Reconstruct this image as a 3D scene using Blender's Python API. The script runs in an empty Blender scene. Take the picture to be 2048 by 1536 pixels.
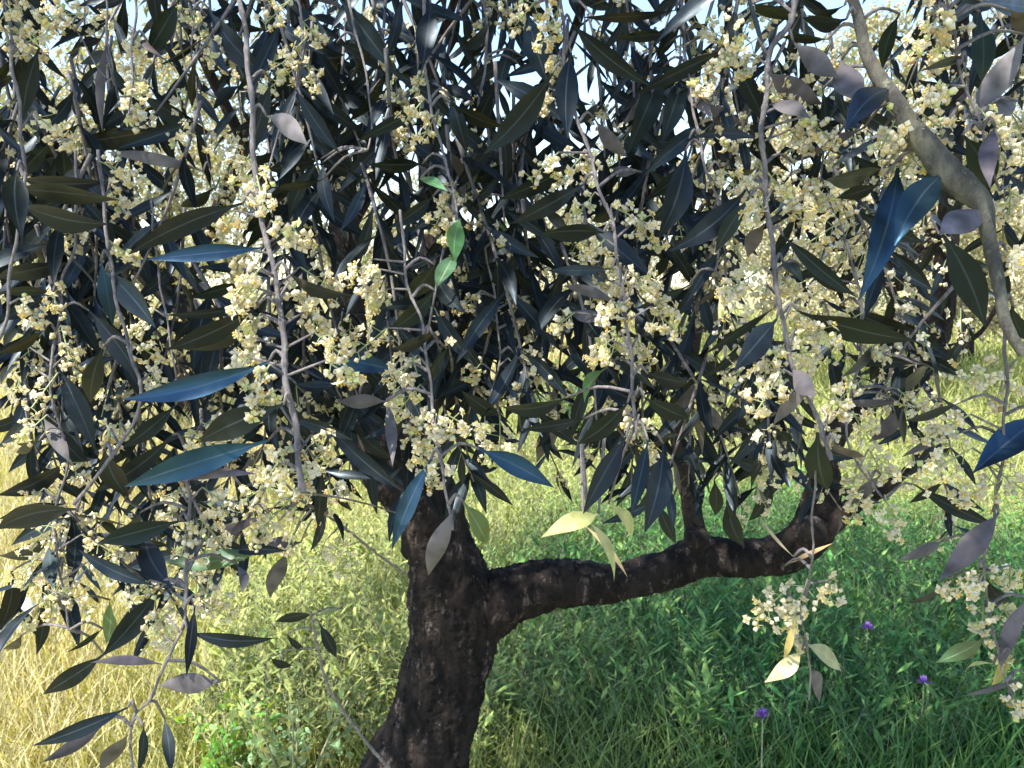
import bpy, math, random
import numpy as np
from mathutils import Vector, Matrix, noise as mnoise

random.seed(7)
rng = np.random.default_rng(7)
scene = bpy.context.scene
COL = scene.collection
R = math.radians

# ------------------------------------------------------------------ camera, sky, sun, exposure
FPX = 1547.0                       # focal length in photo pixels (2048 wide)
HORIZON = 570.0
PITCH = math.atan((768 - HORIZON) / FPX)
CAM = Vector((0, 0, 1.6))
cam = bpy.data.cameras.new('camera')
camo = bpy.data.objects.new('camera', cam)
COL.objects.link(camo)
camo.location = CAM
camo.rotation_euler = (R(90) - PITCH, 0, 0)
cam.sensor_width = 36
cam.lens = 36 * FPX / 2048
cam.clip_start = 0.02
cam.clip_end = 3000
cam.dof.use_dof = True
cam.dof.focus_distance = 0.62
cam.dof.aperture_fstop = 26
scene.camera = camo

SUN_EL = R(57)
SUN_AZ = (-0.80, -0.60)            # horizontal direction towards the sun
w = bpy.data.worlds.new('World')
scene.world = w
w.use_nodes = True
nt = w.node_tree
bg = nt.nodes['Background']
sky = nt.nodes.new('ShaderNodeTexSky')
sky.sky_type = 'NISHITA'
sky.sun_disc = False
sky.sun_elevation = SUN_EL
sky.sun_rotation = math.atan2(SUN_AZ[0], SUN_AZ[1])
sky.air_density = 1.0
sky.dust_density = 0.2
sky.ozone_density = 1.2
nt.links.new(sky.outputs[0], bg.inputs[0])
bg.inputs[1].default_value = 0.09

sun = bpy.data.lights.new('sun', 'SUN')
sun.energy = 3.1
sun.angle = R(0.53)
sun.color = (1.0, 0.93, 0.80)
suno = bpy.data.objects.new('sun', sun)
COL.objects.link(suno)
sd = Vector((SUN_AZ[0] * math.cos(SUN_EL), SUN_AZ[1] * math.cos(SUN_EL), math.sin(SUN_EL)))
suno.rotation_euler = sd.to_track_quat('Z', 'Y').to_euler()

scene.view_settings.view_transform = 'Standard'
scene.view_settings.look = 'None'
scene.view_settings.gamma = 1
scene.view_settings.exposure = 2.3

# ------------------------------------------------------------------ camera geometry helper
RC = Matrix.Rotation(R(90) - PITCH, 3, 'X')
def P(px, py, d):
    """the world point seen at photo pixel (px, py), d metres in front of the camera"""
    return CAM + RC @ Vector(((px - 1024) / FPX * d, -(py - 768) / FPX * d, -d))
RCT = RC.transposed()
def proj(p):
    c = RCT @ (Vector(p) - CAM)
    d = -c.z
    if d < 0.02: return None
    return 1024 + c.x / d * FPX, 768 - c.y / d * FPX, d
def ground_at(px, py):
    """the point of the flat meadow seen at a pixel below the horizon"""
    v = RC @ Vector(((px - 1024) / FPX, -(py - 768) / FPX, -1))
    t = CAM.z / -v.z
    return CAM + v * t

# ------------------------------------------------------------------ mesh accumulator
class MB:
    def __init__(s):
        s.v = []; s.f = []; s.uv = []; s.c = []; s.n = 0
    def add(s, verts, faces, uvs=None, col=(1, 1, 1)):
        k = s.n
        s.v.extend(verts); s.n += len(verts)
        s.f.extend([tuple(i + k for i in f) for f in faces])
        s.uv.extend(uvs if uvs is not None else [(0.5, 0.5)] * len(verts))
        s.c.extend([(col[0], col[1], col[2], 1.0)] * len(verts))
    def build(s, name, m, origin=Vector((0, 0, 0)), smooth=True):
        me = bpy.data.meshes.new(name)
        V = np.array([tuple(q) for q in s.v], dtype=np.float64) - np.array(tuple(origin))
        me.from_pydata(V.tolist(), [], s.f)
        uvl = me.uv_layers.new(name='UVMap')
        li = np.empty(len(me.loops), dtype=np.int32); me.loops.foreach_get('vertex_index', li)
        UV = np.array(s.uv, dtype=np.float32)
        uvl.data.foreach_set('uv', UV[li].ravel())
        ca = me.color_attributes.new('tint', 'FLOAT_COLOR', 'POINT')
        ca.data.foreach_set('color', np.array(s.c, dtype=np.float32).ravel())
        if smooth: me.polygons.foreach_set('use_smooth', [True] * len(me.polygons))
        me.materials.append(m)
        me.update()
        return me

WORLD = {}
def link(name, me, origin=Vector((0, 0, 0)), parent=None, label=None, cat=None, group=None, kind=None):
    o = bpy.data.objects.new(name, me)
    COL.objects.link(o)
    WORLD[o.name] = Vector(origin)
    if parent is not None:
        o.parent = parent
        o.location = Vector(origin) - WORLD[parent.name]
    else:
        o.location = origin
    if label: o['label'] = label
    if cat: o['category'] = cat
    if group: o['group'] = group
    if kind: o['kind'] = kind
    return o

# ------------------------------------------------------------------ materials
def newmat(name):
    m = bpy.data.materials.new(name); m.use_nodes = True
    n = m.node_tree.nodes; l = m.node_tree.links
    return m, n, l, n['Principled BSDF'], n['Material Output']

def leaf_material(name, top, under, rib, transl, rough=0.42, spec=0.5, stint=None):
    m, n, l, b, out = newmat(name)
    tint = n.new('ShaderNodeAttribute'); tint.attribute_name = 'tint'
    uv = n.new('ShaderNodeUVMap'); uv.uv_map = 'UVMap'
    sx = n.new('ShaderNodeSeparateXYZ'); l.new(uv.outputs[0], sx.inputs[0])
    su = n.new('ShaderNodeMath'); su.operation = 'SUBTRACT'; su.inputs[1].default_value = .5; l.new(sx.outputs[0], su.inputs[0])
    ab = n.new('ShaderNodeMath'); ab.operation = 'ABSOLUTE'; l.new(su.outputs[0], ab.inputs[0])
    mr = n.new('ShaderNodeMapRange'); mr.inputs[1].default_value = 0.01; mr.inputs[2].default_value = 0.05
    mr.inputs[3].default_value = 1; mr.inputs[4].default_value = 0; l.new(ab.outputs[0], mr.inputs[0])
    tc = n.new('ShaderNodeTexCoord')
    nz = n.new('ShaderNodeTexNoise'); nz.inputs['Scale'].default_value = 75; nz.inputs['Detail'].default_value = 5
    l.new(tc.outputs['Object'], nz.inputs['Vector'])
    vr = n.new('ShaderNodeMapRange'); vr.inputs[1].default_value = .3; vr.inputs[2].default_value = .7
    vr.inputs[3].default_value = .55; vr.inputs[4].default_value = 1.5; l.new(nz.outputs[0], vr.inputs[0])
    def mul(col):
        a = n.new('ShaderNodeMix'); a.data_type = 'RGBA'; a.blend_type = 'MULTIPLY'; a.inputs[0].default_value = 1
        a.inputs[6].default_value = (*col, 1); l.new(tint.outputs['Color'], a.inputs[7])
        c = n.new('ShaderNodeMix'); c.data_type = 'RGBA'; c.blend_type = 'MULTIPLY'; c.inputs[0].default_value = 1
        l.new(a.outputs[2], c.inputs[6]); l.new(vr.outputs[0], c.inputs[7])
        return c.outputs[2]
    t = mul(top)
    rm = n.new('ShaderNodeMix'); rm.data_type = 'RGBA'; l.new(mr.outputs[0], rm.inputs[0]); l.new(t, rm.inputs[6]); rm.inputs[7].default_value = (*rib, 1)
    l.new(rm.outputs[2], b.inputs['Base Color'])
    b.inputs['Roughness'].default_value = rough
    b.inputs['Specular IOR Level'].default_value = spec
    rv = n.new('ShaderNodeMapRange'); rv.inputs[1].default_value = .3; rv.inputs[2].default_value = .7; rv.inputs[3].default_value = rough - .08; rv.inputs[4].default_value = rough + .12
    l.new(nz.outputs[0], rv.inputs[0]); l.new(rv.outputs[0], b.inputs['Roughness'])
    if stint: b.inputs['Specular Tint'].default_value = (*stint, 1)
    u = n.new('ShaderNodeBsdfPrincipled'); ucol = mul(under); l.new(ucol, u.inputs['Base Color']); u.inputs['Roughness'].default_value = .75
    u.inputs['Specular IOR Level'].default_value = .3
    bump = n.new('ShaderNodeBump'); bump.inputs['Strength'].default_value = .25; bump.inputs['Distance'].default_value = .0006
    l.new(nz.outputs[0], bump.inputs['Height']); l.new(bump.outputs[0], b.inputs['Normal']); l.new(bump.outputs[0], u.inputs['Normal'])
    g = n.new('ShaderNodeNewGeometry')
    mx = n.new('ShaderNodeMixShader'); l.new(g.outputs['Backfacing'], mx.inputs[0]); l.new(b.outputs[0], mx.inputs[1]); l.new(u.outputs[0], mx.inputs[2])
    tr = n.new('ShaderNodeBsdfTranslucent')
    tcol = n.new('ShaderNodeMix'); tcol.data_type = 'RGBA'; tcol.blend_type = 'MULTIPLY'; tcol.inputs[0].default_value = 1
    tcol.inputs[6].default_value = (.34, .36, .06, 1); l.new(tint.outputs['Color'], tcol.inputs[7]); l.new(tcol.outputs[2], tr.inputs[0])
    m2 = n.new('ShaderNodeMixShader'); m2.inputs[0].default_value = transl
    l.new(mx.outputs[0], m2.inputs[1]); l.new(tr.outputs[0], m2.inputs[2]); l.new(m2.outputs[0], out.inputs[0])
    return m

M_LEAF = leaf_material('olive_leaf', (.005, .0075, .008), (.080, .074, .084), (.034, .046, .054), .015, .40, .33, (.60, .78, 1.0))
M_SKY_SHEEN = leaf_material('sky_sheen_olive_leaf', (.006, .011, .016), (.12, .13, .16), (.034, .046, .054), .015, .36, .85, (.22, .55, 1.0))  # blue sky reflection put into the specular tint of these leaves
M_YOUNG = leaf_material('young_olive_leaf', (.03, .095, .055), (.22, .25, .17), (.16, .24, .15), .25)
M_PALE = leaf_material('sunlit_dry_olive_leaf', (.42, .37, .22), (.46, .40, .29), (.46, .40, .25), .3, .55)  # sunlight put into the pale colour of sunlit and dry leaves
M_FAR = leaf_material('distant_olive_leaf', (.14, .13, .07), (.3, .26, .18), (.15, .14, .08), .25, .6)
M_SHRUB = leaf_material('shrub_leaf', (.03, .085, .028), (.06, .12, .045), (.06, .1, .04), .2, .5)
M_GRASS = leaf_material('grass_blade', (.33, .33, .33), (.33, .33, .33), (.36, .36, .33), .32, .55, .35)

def flower_material():
    m, n, l, b, out = newmat('olive_blossom')
    tint = n.new('ShaderNodeAttribute'); tint.attribute_name = 'tint'
    a = n.new('ShaderNodeMix'); a.data_type = 'RGBA'; a.blend_type = 'MULTIPLY'; a.inputs[0].default_value = 1
    a.inputs[6].default_value = (.80, .755, .60, 1); l.new(tint.outputs['Color'], a.inputs[7])
    l.new(a.outputs[2], b.inputs['Base Color']); b.inputs['Roughness'].default_value = .6
    tr = n.new('ShaderNodeBsdfTranslucent'); l.new(a.outputs[2], tr.inputs[0])
    mx = n.new('ShaderNodeMixShader'); mx.inputs[0].default_value = .42
    l.new(b.outputs[0], mx.inputs[1]); l.new(tr.outputs[0], mx.inputs[2]); l.new(mx.outputs[0], out.inputs[0])
    return m
M_FLOWER = flower_material()

def bark_material(name, dark, mid, fleck, scale, bump_d):
    m, n, l, b, out = newmat(name)
    tc = n.new('ShaderNodeTexCoord')
    mp = n.new('ShaderNodeMapping'); mp.inputs['Scale'].default_value = (1, 1, .45); l.new(tc.outputs['Object'], mp.inputs[0])
    n1 = n.new('ShaderNodeTexNoise'); n1.inputs['Scale'].default_value = scale; n1.inputs['Detail'].default_value = 8; n1.inputs['Roughness'].default_value = .7
    l.new(mp.outputs[0], n1.inputs['Vector'])
    vo = n.new('ShaderNodeTexVoronoi'); vo.inputs['Scale'].default_value = scale * 2.2; vo.feature = 'DISTANCE_TO_EDGE'
    wv = n.new('ShaderNodeMix'); wv.data_type = 'VECTOR'; wv.inputs[0].default_value = .06
    l.new(mp.outputs[0], wv.inputs[4]); l.new(n1.outputs[1], wv.inputs[5]); l.new(wv.outputs[1], vo.inputs['Vector'])
    n2 = n.new('ShaderNodeTexNoise'); n2.inputs['Scale'].default_value = scale * 1.7; n2.inputs['Detail'].default_value = 9
    l.new(mp.outputs[0], n2.inputs['Vector']); n2.inputs['Roughness'].default_value = .75
    r1 = n.new('ShaderNodeValToRGB'); r1.color_ramp.elements[0].color = (*dark, 1); r1.color_ramp.elements[1].color = (*mid, 1)
    r1.color_ramp.elements[0].position = .42; r1.color_ramp.elements[1].position = .62; l.new(n1.outputs[0], r1.inputs[0])
    r2 = n.new('ShaderNodeMapRange'); r2.inputs[1].default_value = .56; r2.inputs[2].default_value = .66; l.new(n2.outputs[0], r2.inputs[0])
    mx = n.new('ShaderNodeMix'); mx.data_type = 'RGBA'; l.new(r2.outputs[0], mx.inputs[0]); l.new(r1.outputs[0], mx.inputs[6]); mx.inputs[7].default_value = (*fleck, 1)
    l.new(mx.outputs[2], b.inputs['Base Color']); b.inputs['Roughness'].default_value = .9; b.inputs['Specular IOR Level'].default_value = .25
    hs = n.new('ShaderNodeMath'); hs.operation = 'ADD'
    mm = n.new('ShaderNodeMath'); mm.operation = 'MULTIPLY'; mm.inputs[1].default_value = 1.2; l.new(vo.outputs[0], mm.inputs[0])
    l.new(mm.outputs[0], hs.inputs[0]); l.new(n1.outputs[0], hs.inputs[1])
    bp = n.new('ShaderNodeBump'); bp.inputs['Strength'].default_value = 1; bp.inputs['Distance'].default_value = bump_d
    l.new(hs.outputs[0], bp.inputs['Height']); l.new(bp.outputs[0], b.inputs['Normal'])
    return m
M_BARK = bark_material('olive_bark', (.006, .005, .005), (.046, .032, .029), (.26, .20, .185), 22, .035)
M_TWIG = bark_material('olive_twig', (.15, .14, .15), (.33, .30, .315), (.44, .40, .40), 120, .001)
M_LICHEN = bark_material('lichened_twig', (.10, .095, .09), (.24, .235, .185), (.34, .35, .27), 60, .003)
M_STALK = bark_material('flower_stalk', (.22, .24, .13), (.34, .34, .20), (.4, .4, .28), 200, .0004)

# ------------------------------------------------------------------ shape helpers
def catmull(pts, sub):
    out = []
    Q = [pts[0]] + list(pts) + [pts[-1]]
    for i in range(1, len(Q) - 2):
        p0, p1, p2, p3 = Q[i - 1], Q[i], Q[i + 1], Q[i + 2]
        for k in range(sub):
            t = k / sub
            out.append(tuple(0.5 * ((2 * b) + (-a + c) * t + (2 * a - 5 * b + 4 * c - d) * t * t + (-a + 3 * b - 3 * c + d) * t ** 3)
                             for a, b, c, d in zip(p0, p1, p2, p3)))
    out.append(tuple(pts[-1]))
    return out

def tube(mb, pts4, seg=8, sub=4, rough=0.0, nscale=8.0, col=(1, 1, 1)):
    """pts4: list of (x,y,z,r); smooth tube with closed ends; rough adds lumps to the surface"""
    pts4 = catmull(pts4, sub)
    n = len(pts4)
    C = [Vector(p[:3]) for p in pts4]
    verts = []; uvs = []
    up = Vector((0.3, -1, 0.2)).normalized()
    for i in range(n):
        t = (C[min(i + 1, n - 1)] - C[max(i - 1, 0)])
        t = t.normalized() if t.length > 1e-9 else Vector((0, 0, 1))
        s = up.cross(t)
        if s.length < 1e-3: s = Vector((1, 0, 0)).cross(t)
        s.normalize(); q = t.cross(s).normalized()
        up = t.cross(s) if False else up
        r = pts4[i][3]
        for k in range(seg):
            a = 2 * math.pi * k / seg
            d = s * math.cos(a) + q * math.sin(a)
            rr = r
            if rough:
                b = C[i] + d * r
                cr = 0
                if seg > 30:
                    bb = Vector((b.x, b.y, b.z * .3))
                    cr = 1.1 * (.22 - abs(mnoise.noise(bb * 38 + Vector((0, 0, .8 * mnoise.noise(b * 25)))))) + .5 * (.2 - abs(mnoise.noise(bb * 90)))
                rr = r * (1 + rough * (cr + mnoise.noise(b * nscale) + .55 * mnoise.noise(b * nscale * 2.7) + .4 * mnoise.noise(b * nscale * 7) + (.35 * mnoise.noise(b * nscale * 17) if seg > 30 else 0)))
            verts.append(C[i] + d * rr); uvs.append((k / seg, i / n))
    faces = []
    for i in range(n - 1):
        for k in range(seg):
            a = i * seg + k; b = i * seg + (k + 1) % seg
            faces.append((a, b, b + seg, a + seg))
    faces.append(tuple(reversed(range(seg)))); faces.append(tuple(range((n - 1) * seg, n * seg)))
    mb.add(verts, faces, uvs, col)

def leaf(mb, base, tip, normal, width, col=(1, 1, 1), seg=7, fold=.25, bend=.08, twist=0.0, petiole=.06):
    """lanceolate leaf with a folded midrib and a slight arch; normal is its upper side"""
    base = Vector(base); tip = Vector(tip)
    a = tip - base; L = a.length
    if L < 1e-6: return
    a.normalize()
    nn = Vector(normal); nn = nn - a * nn.dot(a)
    if nn.length < 1e-4: nn = a.orthogonal()
    nn.normalize()
    s = nn.cross(a); lat = random.uniform(-.06, .06) * L
    verts = []; uvs = []; faces = []
    for i in range(seg + 1):
        t = i / seg
        tt = max(0, (t - petiole) / (1 - petiole))
        wd = width * .5 * (math.sin(math.pi * tt ** .88) ** 1.12 if 0 < tt < 1 else 0.0)
        wd = max(wd, width * (.05 if t < .5 else .012))
        c = base + a * (L * t) + nn * (bend * L * 4 * (t - t * t)) + s * (lat * 4 * (t - t * t))
        th = twist * (t - .5)
        sv = s * math.cos(th) + nn * math.sin(th)
        nv = nn * math.cos(th) - s * math.sin(th)
        up = nv * (wd * fold)
        verts += [c - sv * wd + up, c, c + sv * wd + up]
        uvs += [(0, t), (.5, t), (1, t)]
    for i in range(seg):
        for j in range(2):
            k = i * 3 + j
            faces.append((k, k + 3, k + 4, k + 1))
    mb.add(verts, faces, uvs, col)

def rvec():
    v = Vector((random.gauss(0, 1), random.gauss(0, 1), random.gauss(0, 1)))
    return v.normalized()

def bud(mb, c, d, r, col):
    d = d.normalized(); s = d.orthogonal().normalized(); q = d.cross(s)
    V = [c - d * r * .9]
    for k in range(5):
        a = k * 2 * math.pi / 5
        V.append(c + (s * math.cos(a) + q * math.sin(a)) * r)
    V.append(c + d * r * 1.1)
    F = [(0, 1 + (k + 1) % 5, 1 + k) for k in range(5)] + [(6, 1 + k, 1 + (k + 1) % 5) for k in range(5)]
    mb.add(V, F, None, col)

def open_flower(mb, c, d, r, col, lite=False):
    d = d.normalized(); s = d.orthogonal().normalized(); q = d.cross(s)
    ph = random.random() * 6
    V = []; F = []
    for k in range(4):
        a = ph + k * math.pi / 2
        u = s * math.cos(a) + q * math.sin(a); p = d.cross(u)
        b = len(V)
        V += [c, c + u * r * .55 + p * r * .42 + d * r * .10, c + u * r * 1.05 - d * r * .05, c + u * r * .55 - p * r * .42 + d * r * .10]
        F += [(b, b + 1, b + 2), (b, b + 2, b + 3)]
    mb.add(V, F, None, col)
    if not lite:
        for k in (0, 1):
            bud(mb, c + d * r * .35 + s * r * (.25 if k else -.25), d, r * .24, (1.0, .85, .35))

def panicle(mb, c, axis, size, n=16, lite=False, warm=0.5):
    """drooping olive flower cluster: a short stalk with opposite side stalks of buds and open flowers"""
    axis = axis.normalized()
    L = size * 1.9
    a0 = c - axis * L * .5
    s = axis.orthogonal().normalized(); q = axis.cross(s)
    ph = random.random() * 6
    st = (.52, .62, .42)
    def stalk(p0, p1, r):
        dd = (p1 - p0).normalized(); o = dd.orthogonal().normalized() * r; o2 = dd.cross(o)
        mb.add([p0 + o, p0 - o * .5 + o2 * .8, p0 - o * .5 - o2 * .8, p1 + o, p1 - o * .5 + o2 * .8, p1 - o * .5 - o2 * .8],
               [(0, 1, 4, 3), (1, 2, 5, 4), (2, 0, 3, 5)], None, st)
    stalk(a0, a0 + axis * L, .0006)
    nodes = max(3, n // 5)
    for i in range(nodes):
        t = .18 + .82 * i / (nodes - 1)
        p0 = a0 + axis * (L * t)
        for sgn in (0, math.pi):
            ang = ph + i * 1.57 + sgn + random.uniform(-.4, .4)
            out = (s * math.cos(ang) + q * math.sin(ang)) * .9 + axis * random.uniform(.1, .7)
            ln = size * random.uniform(.35, .75) * (1.1 - .55 * t)
            e = p0 + out.normalized() * ln
            if not lite: stalk(p0, e, .0004)
            for k in range(3 if random.random() < .45 else 2):
                c1 = e + rvec() * size * .2
                wr = random.uniform(.8, 1.08)
                tn = random.random()
                col = (wr, wr * (1.0 - .12 * warm * tn), wr * (1.0 - .42 * warm * tn)) if tn < .88 else ((wr * .85, wr * .95, wr * .6) if tn < .985 else (wr * .7, wr * .55, wr * .32))
                rr = random.uniform(.0017, .0028)
                if random.random() < .55: open_flower(mb, c1, out + rvec() * .8, rr * 1.75, col, lite)
                else: bud(mb, c1, out + rvec() * .5, rr, col)

# ================================================================== SETTING: ground, hill
def ground_h(x, y):
    d = max(0.0, y - 9)
    return 0.05 * mnoise.noise(Vector((x * .35, y * .35, 3))) + 0.018 * min(d, 40) * (0.5 + 0.5 * math.tanh((-x) / 8.0))

def ground_material():
    m, n, l, b, out = newmat('meadow_soil')
    tc = n.new('ShaderNodeTexCoord')
    n1 = n.new('ShaderNodeTexNoise'); n1.inputs['Scale'].default_value = .5; n1.inputs['Detail'].default_value = 6; l.new(tc.outputs['Object'], n1.inputs['Vector'])
    n2 = n.new('ShaderNodeTexNoise'); n2.inputs['Scale'].default_value = 14; n2.inputs['Detail'].default_value = 5; l.new(tc.outputs['Object'], n2.inputs['Vector'])
    r = n.new('ShaderNodeValToRGB'); e = r.color_ramp.elements
    e[0].color = (.10, .13, .04, 1); e[0].position = .35; e[1].color = (.34, .28, .15, 1); e[1].position = .65
    ad = n.new('ShaderNodeMix'); ad.data_type = 'FLOAT'; ad.inputs[0].default_value = .45
    l.new(n1.outputs[0], ad.inputs[2]); l.new(n2.outputs[0], ad.inputs[3]); l.new(ad.outputs[0], r.inputs[0])
    l.new(r.outputs[0], b.inputs['Base Color']); b.inputs['Roughness'].default_value = 1
    bp = n.new('ShaderNodeBump'); bp.inputs['Distance'].default_value = .05; l.new(n2.outputs[0], bp.inputs['Height']); l.new(bp.outputs[0], b.inputs['Normal'])
    return m
M_GROUND = ground_material()
mb = MB()
xs = np.concatenate([np.linspace(-900, -30, 12), np.linspace(-25, 25, 70), np.linspace(30, 900, 12)])
ys = np.concatenate([np.linspace(-40, -4, 6), np.linspace(-3, 45, 80), np.linspace(50, 1500, 14)])
V = [(x, y, ground_h(x, y)) for y in ys for x in xs]
nx = len(xs)
F = [(j * nx + i, j * nx + i + 1, (j + 1) * nx + i + 1, (j + 1) * nx + i) for j in range(len(ys) - 1) for i in range(nx - 1)]
mb.add(V, F)
link('ground', mb.build('ground', M_GROUND), kind='structure')

# ------------------------------------------------------------------ meadow (stuff): blades and herbs
def blades(name, n, dist, lat, h, wdt, colf, kindname=None, bendr=(.15, .7), keep=None):
    """n grass blades scattered over the meadow between two distances from the viewer's feet"""
    mb_v = []; mb_c = []; mb_uv = []
    u = rng.random(n); y = dist[0] * (dist[1] / dist[0]) ** u
    x = (rng.random(n) * 2 - 1) * (lat[0] + lat[1] * y)
    hs = rng.uniform(h[0], h[1], n) * (0.75 + 0.5 * np.array([mnoise.noise(Vector((a * .9, b * .9, 7))) * .5 + .5 for a, b in zip(x, y)]))
    ang = rng.uniform(0, 2 * np.pi, n); bend = rng.uniform(*bendr, n)
    ws = rng.uniform(wdt[0], wdt[1], n) * (1 + .06 * np.maximum(0, y - 3))
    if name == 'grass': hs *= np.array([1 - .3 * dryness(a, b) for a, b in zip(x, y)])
    if keep is not None:
        k = np.array([keep(a, b) for a, b in zip(x, y)]); x, y, hs, ang, bend, ws = (q[k] for q in (x, y, hs, ang, bend, ws)); n = len(x)
    z = np.array([ground_h(a, b) for a, b in zip(x, y)]) - .01
    dx, dy = np.cos(ang), np.sin(ang)
    fa = rng.uniform(0, 2 * np.pi, n); sx, sy = np.cos(fa), np.sin(fa)
    V = np.zeros((n, 7, 3)); UV = np.zeros((n, 7, 2))
    for i, (t, wf) in enumerate(((0, .8), (.38, 1), (.75, .65))):
        cx = x + dx * hs * bend * t ** 1.8; cy = y + dy * hs * bend * t ** 1.8; cz = z + hs * t * (1 - .25 * bend * t)
        V[:, 2 * i] = np.stack([cx - sx * ws * wf * .5, cy - sy * ws * wf * .5, cz], 1)
        V[:, 2 * i + 1] = np.stack([cx + sx * ws * wf * .5, cy + sy * ws * wf * .5, cz], 1)
        UV[:, 2 * i] = (.15, t); UV[:, 2 * i + 1] = (.85, t)
    V[:, 6] = np.stack([x + dx * hs * bend, y + dy * hs * bend, z + hs * (1 - .25 * bend)], 1); UV[:, 6] = (.5, 1)
    base = (np.arange(n) * 7)[:, None]
    q1 = base + np.array([0, 1, 3, 2]); q2 = base + np.array([2, 3, 5, 4]); t1 = base + np.array([4, 5, 6])
    faces = q1.tolist() + q2.tolist() + t1.tolist()
    cols = np.array([colf(a, b) for a, b in zip(x, y)])
    o = MB()
    o.v = V.reshape(-1, 3).tolist(); o.f = faces; o.uv = UV.reshape(-1, 2).tolist()
    o.c = np.concatenate([np.repeat(cols, 7, 0), np.ones((n * 7, 1))], 1).tolist(); o.n = n * 7
    return o

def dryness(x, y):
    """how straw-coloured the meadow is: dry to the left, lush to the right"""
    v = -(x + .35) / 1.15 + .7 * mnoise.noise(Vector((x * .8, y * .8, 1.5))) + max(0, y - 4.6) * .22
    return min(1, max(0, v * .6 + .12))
def sunlit_tone(x, y):
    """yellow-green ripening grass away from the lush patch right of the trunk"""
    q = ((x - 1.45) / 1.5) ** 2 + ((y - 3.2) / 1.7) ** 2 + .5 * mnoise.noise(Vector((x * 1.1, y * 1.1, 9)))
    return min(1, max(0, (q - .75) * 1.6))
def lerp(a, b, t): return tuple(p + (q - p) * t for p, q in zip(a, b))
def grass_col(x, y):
    d = max(dryness(x, y), .42 * sunlit_tone(x, y))  # sunlit ground gets its yellower tone from the base colour
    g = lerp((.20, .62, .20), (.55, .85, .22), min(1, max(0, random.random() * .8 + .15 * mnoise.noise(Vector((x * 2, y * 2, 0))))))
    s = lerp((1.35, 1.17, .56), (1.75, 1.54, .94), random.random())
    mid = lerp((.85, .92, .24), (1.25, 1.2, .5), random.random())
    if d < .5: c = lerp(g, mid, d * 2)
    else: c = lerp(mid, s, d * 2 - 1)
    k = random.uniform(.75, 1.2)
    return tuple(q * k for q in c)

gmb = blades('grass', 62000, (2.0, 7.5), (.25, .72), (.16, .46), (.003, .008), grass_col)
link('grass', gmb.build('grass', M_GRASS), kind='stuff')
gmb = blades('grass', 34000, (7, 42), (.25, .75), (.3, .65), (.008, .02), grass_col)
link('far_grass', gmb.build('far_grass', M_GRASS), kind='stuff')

def herbs(n, dist, lat, h):
    o = MB()
    for _ in range(n):
        y = dist[0] * (dist[1] / dist[0]) ** random.random(); x = random.uniform(-1, 1) * (lat[0] + lat[1] * y)
        if dryness(x, y) > .35 + .3 * random.random(): continue
        hh = random.uniform(*h); z0 = ground_h(x, y); lean = Vector((random.gauss(0, .22), random.gauss(0, .22), 1)) * hh
        b = Vector((x, y, z0)); k = random.uniform(.5, 1.5)
        c0 = lerp((.18, .56, .14), (.60, .98, .28), random.random() ** 1.5); c0 = lerp(c0, (1.0, 1.02, .34), sunlit_tone(x, y) * random.uniform(.5, 1)); c0 = tuple(q * k for q in c0)
        big = random.choice((.8, 1, 1, 1.3, 2.0)); m = random.randint(8, 14); ph = random.random() * 6
        e = b + lean; s = Vector((.0015, 0, 0)); q = Vector((0, .0015, 0))
        o.add([b - s, b + s, b + q, e], [(0, 1, 3), (1, 2, 3), (2, 0, 3)], None, c0)
        for i in range(m):
            t = .3 + .7 * i / m
            p = b + lean * t; a = ph + i * 2.4
            d = Vector((math.cos(a), math.sin(a), random.uniform(.2, 1.0)))
            l = random.uniform(.022, .05) * big * (1.25 - .6 * t)
            sd_ = Vector((-math.sin(a), math.cos(a), 0)) * l * random.uniform(.09, .2)
            mp = p + d * l * .55
            o.add([p, mp + sd_, p + d * l, mp - sd_], [(0, 1, 2, 3)], [(.5, 0), (.9, .5), (.5, 1), (.1, .5)], c0)
    return o
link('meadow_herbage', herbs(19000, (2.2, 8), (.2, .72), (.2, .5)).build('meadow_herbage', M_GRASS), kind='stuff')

# ================================================================== MAIN OLIVE TREE
TD = 1.9
BASE = P(800, 1640, TD); BASE.z = 0; BASE.x -= .09
tree = bpy.data.objects.new('olive_tree', None)
COL.objects.link(tree); tree.location = BASE; WORLD[tree.name] = BASE.copy()
tree['label'] = 'large olive tree in full blossom with dark trunk and hanging leafy twigs in the foreground'
tree['category'] = 'olive tree'

def pxpath(pts, d0, d1=None):
    """pixel path with per-point half width in pixels -> (x,y,z,r) at depths running d0..d1"""
    d1 = d0 if d1 is None else d1
    out = []
    for i, (x, y, r) in enumerate(pts):
        d = d0 + (d1 - d0) * i / max(1, len(pts) - 1)
        p = P(x, y, d); out.append((p.x, p.y, p.z, r * d / FPX))
    return out

def part(name, mb_, m, origin, parent=tree, **kw):
    return link(name, mb_.build(name, m, origin), origin, parent, **kw)

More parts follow.
